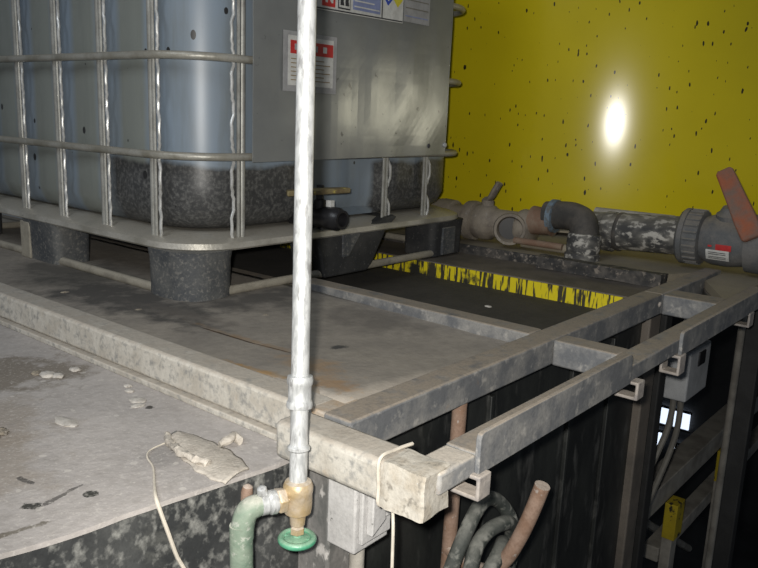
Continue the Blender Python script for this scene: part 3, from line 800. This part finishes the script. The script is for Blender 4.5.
# ------------------------------------------------------------------ galvanised pipe with garden valve
px_, py_ = 0.575, 0.575
lean = Vector((0.045, 0.045, 0.55))
base = Vector((px_, py_, -0.010))
def on_pipe(t): return base + lean * (t / 0.55)
pipe = thing('water_pipe', 'galvanised vertical water pipe standing in front of the tote', 'pipe', (px_, py_, -0.02))
axis = lean.normalized()
MB().tube([on_pipe(-0.005), on_pipe(0.3), on_pipe(1.6)], 0.0102, 24).build('tube', 'galv', pipe, smooth=True)
MB().lathe(on_pipe(0.087), axis, [(0.0102, 0), (0.0145, 0.001), (0.0150, 0.004), (0.0145, 0.008), (0.0132, 0.010), (0.0132, 0.026), (0.0145, 0.028), (0.0150, 0.033), (0.0142, 0.037), (0.0102, 0.038)], 24).build('coupling', 'galv', pipe, smooth=True)
MB().lathe(on_pipe(0.040), axis, [(0.0102, -0.002), (0.0128, 0), (0.0130, 0.003), (0.0102, 0.006)], 24).build('collar_ring', 'galv', pipe, smooth=True)
vv = MB().lathe((px_, py_, -0.048), (0, 0, 1), [(0.006, -.014), (0.0085, -.012), (0.0095, 0.0), (0.0155, 0.004), (0.0165, 0.012), (0.0165, 0.027), (0.0172, 0.029), (0.0172, 0.036), (0.0150, 0.041), (0.0102, 0.043)], 28)
vb = vv.build('valve_body', 'brass', pipe, smooth=True)
MB().lathe((px_, py_, -0.072), (0, 0, 1), [(0.0075, 0), (0.0085, .001), (0.0085, .008), (0.006, .010)], 6, 6).build('packing_nut', 'brass', vb)
hw = MB()
cz = -0.079
hw.tube([(px_ + 0.0185 * math.cos(a), py_ + 0.0185 * math.sin(a), cz) for a in [2 * math.pi * q / 32 for q in range(32)]], 0.0042, 10, closed=True)
hw.lathe((px_, py_, cz - .002), (0, 0, 1), [(0.004, 0), (0.017, .001), (0.017, .003), (0.004, .006)], 24)
hw.lathe((px_, py_, cz - .004), (0, 0, 1), [(0.004, 0), (0.006, .002), (0.006, .007), (0.003, .010)], 16)
for k in range(4):
    a = math.pi * k / 2 + .4
    hw.tube([(px_, py_, cz), (px_ + 0.018 * math.cos(a), py_ + 0.018 * math.sin(a), cz)], 0.0028, 8)
hw.build('handwheel', 'green', pipe, smooth=True)
od = Vector((-0.90, 0.36, 0.0)).normalized()
oc = Vector((px_, py_, -0.026))
MB().lathe(oc, od, [(0.009, 0.008), (0.010, 0.015), (0.0145, 0.016), (0.0150, 0.025), (0.012, 0.027)], 6, 6).build('outlet_nut', 'brass', pipe, bevel=.001)
MB().lathe(oc, od, [(0.0125, 0.026), (0.0138, 0.028), (0.0138, 0.034), (0.0118, 0.036), (0.0118, .042), (0.0105, .043)], 20).build('hose_fitting', 'galv', pipe, smooth=True)
hs = thing('garden_hose', 'dusty green garden hose bending down from the brass valve', 'hose', tuple(oc + od * .06))
e0 = oc + od * 0.034
hp = smoothpath([e0, e0 + od * .012, e0 + od * .024 + Vector((0, 0, -.003)), e0 + od * .030 + Vector((0, 0, -.014)), e0 + od * .032 + Vector((0, 0, -.035)), e0 + od * .032 + Vector((0, 0, -.1)), e0 + od * .032 + Vector((.01, -.01, -.9))], 8)
MB().tube(hp, [0.0105 + .0025 * min(1, i / 12) for i in range(len(hp))], 18).build('hose', 'hose', hs, smooth=True)
MB().lathe(e0 + od * 0.008 + Vector((0, 0, .010)), (-.2, 0, 1), [(.005, 0), (.0065, .003), (.0055, .010), (.003, .012)], 12).build('clamp_screw', 'galv', hs, smooth=True)
MB().lathe(e0 + od * 0.003, od, [(.0112, 0), (.0125, .001), (.0125, .008), (.0112, .009)], 20).build('clamp_band', 'galv', hs, smooth=True)
tag(MB().lathe((0.572, 0.660, -0.055), (0.05, -.15, 1), [(.004, -.02), (.0065, -.004), (.0075, .006), (.006, .013), (.002, .016)], 14).build('bolt', 'rust', loc=(0.57, .66, -.06), smooth=True),
    'small rusty bolt stub on the bench side behind the valve outlet', 'bolt')

# hose coil on the hook
hc = thing('coiled_hose', 'muddy dark green hose coiled over the rusty hook', 'hose', (0.91, 0.50, -0.28))
def coil(cx, y, cz_, r, seed, th=0.012, tilt=0.0):
    pts = []
    for q in range(48):
        a = 2 * math.pi * q / 48
        rr = r * (1 + 0.07 * math.sin(2 * a + seed))
        pts.append((cx + rr * math.cos(a), y + tilt * math.cos(a) + 0.006 * math.sin(3 * a + seed), cz_ + 1.1 * rr * math.sin(a)))
    return MB().tube(pts, th, 12, closed=True)
coil(.925, .510, -.300, .070, 0, .0115, .02).build('hose_loop', 'hose_dirty', hc, smooth=True)
coil(.950, .530, -.285, .082, 1.5, .0115, .01).build('hose_loop', 'hose_dirty', hc, smooth=True)
coil(.915, .495, -.310, .055, 3.1, .0105, .0).build('hose_loop', 'hose_dirty', hc, smooth=True)
coil(.965, .555, -.290, .100, 4.1, .0115, .0).build('hose_loop', 'hose_dirty', hc, smooth=True)
coil(.835, .520, -.325, .064, 2.1, .0090, .0).build('hose_loop', 'hose', hc, smooth=True, label='cleaner green loop of hose')

# ------------------------------------------------------------------ IBC tote
X0, X1, Y0, Y1 = 0.97, 2.02, 1.30, 2.50
BX, BY = 0.97, 1.30
tote = thing('tote', 'large caged grey-blue liquid tote on a black-footed steel pallet', 'tote', (X0, Y0, 0))
# bottle
rings = []
cr = 0.125
def bring(ins, z, push=True):
    P = rrect(X0 + .026 + ins, X1 - .026 - ins, Y0 + .026 + ins, Y1 - .026 - ins, max(.03, cr - ins * .3), z, 10, 30)
    out = []
    for p in P:
        q = p.copy()
        if p.x < X0 + .05 and 1.43 < p.y < 2.4:
            q.x += 0.008 * (0.5 + 0.5 * math.cos(2 * math.pi * (p.y - 1.416) / 0.1945))
        if p.y < Y0 + .05 and 1.3 < p.x < 1.66 and z < .34:      # recess round the outlet
            k = min(1, (p.x - 1.3) / .05, (1.66 - p.x) / .05) * min(1, (0.34 - z) / .05)
            q.y += 0.055 * max(0, k)
        out.append(q)
    return out
for ins, z in ((.07, .138), (.035, .143), (.012, .160), (0, .19), (0, .24), (0, .29), (0, .34), (0, .45), (0, .6), (0, .8), (0, 1.0), (.012, 1.05), (.04, 1.075), (.08, 1.08)):
    rings.append(bring(ins, z))
MB().loft(rings).build('bottle', 'bottle', tote, smooth=True)
MB().lathe((1.5, 1.9, 1.08), (0, 0, 1), [(.11, 0), (.12, .01), (.12, .04), (.10, .05)], 32).build('lid', 'black_plastic', tote, smooth=True)
# cage bars
for z in (.3045, .508, .712, .915, 1.11):
    P = rrect(X0, X1, Y0, Y1, .14, z, 10, 12)
    MB().tube(P, 0.0085, 10, closed=True, squash=((0, 0, 1), 1.0)).build('cage_bar', 'cage_bar', tote, smooth=True)
# uprights: a straight tube with a crimped rod beside it
def upright(p, along, n, mirror=1, gap=.0285):
    p, along, n = Vector(p), Vector(along), Vector(n)
    a = MB().tube([p + Vector((0, 0, .112)), p + Vector((0, 0, 1.11))], .0058, 10, squash=(tuple(n), .7))
    a.tube([p + along * .0125 + Vector((0, 0, .116)), p + along * .0125 + Vector((0, 0, 1.11))], .0040, 8)
    pts = []
    z = .112
    while z < 1.11:
        ph = (z - .05) / .102
        k = math.cos(2 * math.pi * ph)
        pts.append(p + along * mirror * (gap + (.004 if k > .3 else (-.005 if k < -.5 else 0))) + n * (.003 * k) + Vector((0, 0, z)))
        z += .0085
    b_ = MB().tube(pts, .0036, 8)
    u = a.build('upright', 'cage', tote, smooth=True)
    b_.build('crimped_rod', 'rod', u, smooth=True)
for y in (1.442, 1.638, 1.834, 2.024, 2.21, 2.395):
    upright((X0 + .012, y, 0), (0, -1, 0), (-1, 0, 0))
for x, mir in ((1.122, 1), (1.610, 1), (1.790, 1)):
    upright((x, Y0 + .010, 0), (-1 if x < 1.2 else 1, 0, 0), (0, -1, 0), 1, .0285 if x < 1.2 else .020)
# pan
mb = MB()
mb.loft([rrect(X0 + i_, X1 - i_, Y0 + i_, Y1 - i_, .13 - i_ * .3, z, 10, 14) for i_, z in
         ((.03, .106), (-.010, .106), (-.014, .110), (-.012, .122), (.0, .128), (.016, .131), (.03, .1375), (.06, .1378))])
mb.build('pan', 'pan', tote, smooth=True)
# feet
def foot(x0, x1, y0, y1, r, mat='foot', z1=.108, flare=.006):
    mb = MB()
    mb.loft([rrect(x0 + i_, x1 - i_, y0 + i_, y1 - i_, max(.008, r - i_), z, 8, 3) for i_, z in ((.006, .0), (0, .004), (0, .02), (-.002, .085), (-flare, z1))])
    return mb.build('foot', mat, tote, smooth=True)
foot(.958, 1.10, 1.288, 1.462, .06)
foot(.962, 1.06, 1.83, 2.00, .02)
foot(.965, 1.10, 2.37, 2.505, .062)
MB().box(.957, .98, 1.955, 2.003, .004, .10).build('foot_rib', 'skid', tote, bevel=.003)
foot(1.835, 1.99, 1.297, 1.41, .02, 'foot_black')
MB().box(1.875, 1.94, 1.290, 1.299, .006, .088).build('foot_panel', 'foot', tote, bevel=.003)
foot(1.90, 2.02, 2.37, 2.50, .05, 'foot_black')
foot(1.93, 2.02, 1.84, 2.04, .02, 'foot_black')
# centre foot with flared shoulders under the outlet
mb = MB().prism([(.003, 1.372), (.003, 1.535), (.02, 1.555), (.10, 1.605), (.138, 1.655), (.143, 1.640), (.118, 1.50), (.118, 1.44), (.143, 1.36), (.10, 1.345), (.02, 1.365)], 1.292, 1.40, 'y')
mb.build('centre_foot', 'foot_black', tote, bevel=.006)
MB().prism([(.05, 1.432), (.05, 1.455), (.116, 1.508), (.116, 1.43)], 1.288, 1.293, 'y').build('foot_web', 'foot', tote, bevel=.002)
# skid tube around the feet
P = rrect(X0 + .010, X1 - .010, Y0 + .010, Y1 - .010, .09, .0125, 8, 24)
MB().tube(P, .0105, 12, closed=True).build('skid_tube', 'skid', tote, smooth=True)
# outlet valve
vz = .163
va = MB().lathe((1.330, 1.34, vz), (0, -1, 0), [(.030, -.02), (.030, .05), (.024, .055), (.024, .085), (.0275, .090), (.0275, .125), (.024, .130), (.0225, .140), (.0165, .140), (.0150, .110)], 28)
vo_ = va.build('outlet_valve', 'black_plastic', tote, smooth=True)
MB().lathe((1.330, 1.275, vz + .02), (0, 0, 1), [(.014, 0), (.014, .02), (.009, .022), (.009, .055)], 16).build('valve_stem', 'black_plastic', vo_, smooth=True)
MB().prism([(1.20, 1.250), (1.395, 1.235), (1.398, 1.258), (1.33, 1.276), (1.22, 1.276)], .219, .232, 'z').build('valve_handle', 'valve_handle', vo_, bevel=.003)
MB().box(1.325, 1.338, 1.235, 1.250, .18, .205).build('tamper_tag', 'white', vo_)
# riveted sheet-metal label plate
mb = MB()
nx, nz_ = 30, 30
gv = [[mb.bm.verts.new((1.126 + .722 * i / nx, 1.2825 + .002 * noise.noise(Vector((i * .25, k * .2, 1))) , .294 + .80 * k / nz_ + .010 * i / nx)) for k in range(nz_ + 1)] for i in range(nx + 1)]
for i in range(nx):
    for k in range(nz_): mb.bm.faces.new((gv[i][k], gv[i + 1][k], gv[i + 1][k + 1], gv[i][k + 1]))
pl = mb.build('label_plate', 'plate', tote)
sd = pl.modifiers.new('s', 'SOLIDIFY'); sd.thickness = .003; sd.offset = 0
MB().lathe((1.843, 1.282, .330), (0, -1, 0), [(.007, 0), (.007, .004), (.004, .006)], 14).build('rivet', 'galv', pl, smooth=True)
MB().lathe((1.765, 1.282, .328), (0, -1, 0), [(.006, 0), (.006, .003), (.004, .005)], 14).build('rivet', 'ink', pl, smooth=True)
# stickers (flat, on the plate)
def flat(name, pts, y, mat, par, th=.0008, label=None):
    return MB().loft([[(x, y, z) for x, z in pts], [(x, y - th, z) for x, z in pts]]).build(name, mat, par, label=label)
def rect_(x0, x1, z0, z1, sl=0): return [(x0, z0), (x1, z0 + sl * (x1 - x0)), (x1, z1 + sl * (x1 - x0)), (x0, z1)]
yS = 1.2785
hz = flat('hazard_label', rect_(1.290, 1.621, .632, .80, .012), yS, 'white', tote)
flat('border', rect_(1.292, 1.619, .634, .637, .012), yS - .0009, 'ink', hz)
flat('red_block', rect_(1.325, 1.368, .642, .70), yS - .0009, 'red', hz)
flat('red_block_mark', [(1.335, .65), (1.342, .65), (1.342, .665), (1.355, .65), (1.360, .65), (1.360, .69), (1.353, .69), (1.353, .672), (1.342, .685), (1.335, .69)], yS - .0018, 'white', hz)
flat('pictogram', rect_(1.378, 1.420, .642, .70), yS - .0009, 'ink', hz)
flat('pictogram_paper', rect_(1.381, 1.417, .645, .697), yS - .0018, 'white', hz)
for i in range(2):
    flat('pictogram_figure', [(1.384 + .017 * i, .65), (1.397 + .017 * i, .65), (1.394 + .017 * i, .66), (1.398 + .017 * i, .672), (1.390 + .017 * i, .68), (1.384 + .017 * i, .668)], yS - .0027, 'ink', hz)
flat('text_block', rect_(1.430, 1.530, .646, .79), yS - .0009, 'blue_print', hz)
for i in range(9):
    flat('text_line', rect_(1.434, 1.526 - .02 * (i % 3), .652 + .013 * i, .655 + .013 * i), yS - .0018, 'white', hz)
flat('rule', rect_(1.536, 1.539, .640, .79), yS - .0009, 'ink', hz)
def diamond(cx, cz_, s): return [(cx, cz_ - s), (cx + s, cz_), (cx, cz_ + s), (cx - s, cz_)]
flat('blue_diamond', diamond(1.560, .690, .019), yS - .0009, 'blue', hz)
flat('red_diamond', diamond(1.579, .709, .019), yS - .0009, 'red', hz)
flat('yellow_diamond', diamond(1.598, .690, .019), yS - .0009, 'yellow_print', hz)
flat('white_diamond', diamond(1.579, .671, .018), yS - .0009, 'white', hz)
flat('numeral', rect_(1.558, 1.562, .682, .698), yS - .0018, 'white', hz)
ppr = flat('shipping_paper', rect_(1.625, 1.735, .642, .80), yS, 'ink_pale', tote, label='faded grey paper stuck beside the hazard label')
for i in range(8):
    flat('text_line', rect_(1.632, 1.728, .655 + .02 * i, .6575 + .02 * i), yS - .0009, 'cable' if i % 3 else 'blue_print', ppr)
pc = flat('document_pouch', rect_(1.208, 1.378, .449, .577), yS, 'ink_pale', tote, label='clear pouch holding a tag with a red heading')
cd = flat('tag_card', rect_(1.222, 1.366, .462, .568), yS - .0009, 'white', pc)
flat('red_heading', rect_(1.228, 1.364, .530, .558), yS - .0018, 'red', pc)
for i in range(4):
    flat('heading_mark', rect_(1.240 + .03 * i, 1.252 + .03 * i, .538, .551), yS - .0027, 'white' if i % 2 else 'ink_pale', pc)
for i in range(6):
    flat('text_line', rect_(1.230, 1.355 - .02 * (i % 2), .473 + .009 * i, .475 + .009 * i), yS - .0018, 'tan', pc)

# ------------------------------------------------------------------ pipes behind: dusty ball valve with tee and rubber elbow
ax_ = 2.13
bvv = thing('tee_valve', 'dusty tan ball valve and open tee with rubber elbow, behind the tote corner', 'valve', (ax_, 1.2, .03))
zc = .085
def yl(y0, prof, mat, name, z=zc, x=ax_, n=28, flats=None, par=bvv, d=(0, -1, 0), sm=True, **k):
    y0 += 0.045 if par is bvv else -0.03
    return MB().lathe((x, y0, z), d, prof, n, flats).build(name, mat, par, smooth=sm, **k)
yl(1.52, [(.05, 0), (.05, .08), (.058, .082), (.06, .10), (.058, .14), (.05, .145)], 'valve_grey', 'union')
yl(1.375, [(.046, 0), (.046, .05), (.062, .052), (.064, .07), (.062, .085), (.05, .088)], 'valve_grey', 'union')
yl(1.30, [(.045, 0), (.055, .015), (.058, .04), (.055, .065), (.045, .08), (.045, .20)], 'valve_grey', 'valve_body')
MB().lathe((ax_, 1.30, zc + .05), (0, 0, 1), [(.02, 0), (.02, .02), (.012, .022), (.012, .03)], 14).build('stem', 'valve_grey', bvv, smooth=True)
MB().tube(smoothpath([(ax_, 1.31, zc + .070), (ax_ - .01, 1.285, zc + .080), (ax_ - .02, 1.265, zc + .105), (ax_ - .02, 1.25, zc + .130)], 4), .0085, 8, squash=((1, 0, 0), 1.6)).build('lever', 'valve_grey', bvv, smooth=True)
td = Vector((-.85, -.5, 0)).normalized()
MB().lathe((ax_, 1.215, zc - .003), td, [(.036, 0), (.040, .03), (.042, .06), (.048, .062), (.050, .075), (.048, .085), (.040, .085), (.036, .075), (.033, .058)], 32).build('tee_mouth', 'valve_grey', bvv, smooth=True)
MB().lathe((ax_, 1.215, zc - .003), td, [(.033, .058), (.033, .061)], 24).build('mouth_shade', 'black_plastic', bvv, smooth=True)  # black disc standing in for the shade inside the open tee
yl(1.13, [(.052, 0), (.056, .01), (.055, .02), (.050, .04), (.044, .045)], 'valve_grey', 'flange')
yl(1.09, [(.044, 0), (.040, .06), (.042, .07)], 'valve_rust', 'reducer', zc + .025)
yl(1.03, [(.042, 0), (.050, .002), (.050, .018), (.042, .02)], 'blue_ring', 'hose_clamp', zc + .045)
ep = smoothpath([(ax_, 1.09, zc + .045), (ax_, 1.04, zc + .050), (ax_ - .005, 1.00, zc + .050), (ax_ - .015, .965, zc + .038), (ax_ - .03, .95, zc + .005), (ax_ - .035, .945, zc - .01)], 6)
MB().tube(ep, .042, 20).build('rubber_elbow', 'rubber', bvv, smooth=True)
MB().lathe((ax_ - .035, .945, zc + .008), (-.1, 0, -1), [(.046, 0), (.049, .01), (.049, .04), (.046, .055), (.05, .057), (.05, .075), (.04, .078)], 24).jitter(.003, 50).build('wrapped_coupler', 'pvc_wrap', bvv, smooth=True)
for nm, mt_, x, z, y0, y1, r, lab in (('back_pipe', 'post_grey', 2.28, .135, 1.0, .76, .020, 'thin grey pipe running behind the rubber elbow'),
                        ('tan_pipe', 'valve_rust', 2.07, .050, 1.16, 1.0, .010, 'short tan pipe lying under the rubber elbow'),
                        ('tan_pipe', 'platform', 2.085, .043, 1.14, .96, .014, 'lower dusty tan pipe lying on the platform edge under the valves')):
    tag(MB().tube([(x, y0, z), (x, y1, z)], r, 14).build(nm, mt_, loc=(x, y0, z), smooth=True), lab, 'pipe')

# PVC pipe with big ball valve
pv = thing('ball_valve', 'big grey plastic ball valve and wrapped pipe with red handle', 'valve', (2.22, .6, .03))
zp = .108
def pl_(y0, prof, mat, name, **k): return yl(y0, prof, mat, name, z=k.pop('z', zp), x=2.225, par=pv, **k)
MB().tube([(2.235, .99, .090), (2.225, .67, .108)], .055, 32).build('wrapped_pipe', 'pvc_wrap', pv, smooth=True)
yl(.975, [(.056, 0), (.060, .004), (.060, .03), (.056, .034)], 'pvc_wrap', 'collar', z=.091, x=2.234, par=pv)
yl(.935, [(.055, 0), (.058, .004), (.058, .014), (.055, .018)], 'rubber', 'collar', z=.094, x=2.234, par=pv)
un = pl_(.745, [(.056, 0), (.072, .003), (.078, .010), (.078, .022), (.074, .024), (.074, .062), (.060, .066)], 'pvc', 'union_nut')
mb = MB()
for q in range(24):
    a = 2 * math.pi * q / 24
    c_ = Vector((2.225 + .0745 * math.cos(a), 0, zp + .0745 * math.sin(a)))
    mb.tube([(c_.x, .690, c_.z), (c_.x, .654, c_.z)], .0035, 6)
mb.build('grip_ridges', 'pvc', un, smooth=True)
pl_(.685, [(.058, 0), (.062, .01), (.070, .03), (.072, .07), (.066, .11), (.060, .125)], 'pvc', 'valve_body')
pl_(.565, [(.062, 0), (.078, .004), (.080, .06), (.072, .075)], 'pvc', 'union_nut')
pl_(.50, [(.056, 0), (.056, .8)], 'pvc', 'pipe')
MB().lathe((2.215, .588, zp + .055), (-.25, 0, 1), [(.036, 0), (.036, .02), (.028, .026), (.020, .04)], 24).build('stem_collar', 'pvc', pv, smooth=True)
# handle: tapered bar leaning across the valve
hA, hB = Vector((2.180, .612, .30)), Vector((2.150, .507, .130))
dv = (hB - hA).normalized()
sv = dv.cross(Vector((1, 0.2, 0))).normalized()
tv = dv.cross(sv).normalized()
mb = MB()
rg = []
for t, wd, th in ((0, .016, .010), (.04, .022, .012), (.45, .025, .014), (.75, .028, .018), (.97, .028, .016), (1, .022, .012)):
    c_ = hA.lerp(hB, t)
    rg.append([c_ + sv * wd + tv * th, c_ - sv * wd + tv * th, c_ - sv * wd - tv * th, c_ + sv * wd - tv * th])
mb.loft(rg).build('handle', 'red_handle', pv, bevel=.004)
# curved sticker on the valve body
def sticker(a0, a1, y0, y1, mat, name, par, r=.0728):
    mb = MB()
    y0 -= .03; y1 -= .03
    n = 8
    rg = [[Vector((2.225 + r * math.cos(a0 + (a1 - a0) * q / n), y, zp + r * math.sin(a0 + (a1 - a0) * q / n))) for q in range(n + 1)] for y in (y0, y1)]
    va_ = [[mb.bm.verts.new(p) for p in g_] for g_ in rg]
    for q in range(n): mb.bm.faces.new((va_[0][q], va_[0][q + 1], va_[1][q + 1], va_[1][q]))
    return mb.build(name, mat, par)
rad = math.radians
lb = sticker(rad(196), rad(222), .655, .595, 'white', 'label', pv)
sticker(rad(183), rad(196), .630, .590, 'red', 'label_header', pv)
sticker(rad(186), rad(190), .650, .640, 'red', 'label_mark', pv)
for a in (201, 205, 212, 216):
    sticker(rad(a), rad(a + 1.5), .648, .603, 'ink', 'text_line', lb, r=.0735)

for o in bpy.data.objects:
    if '_base' in o.keys(): del o['_base']
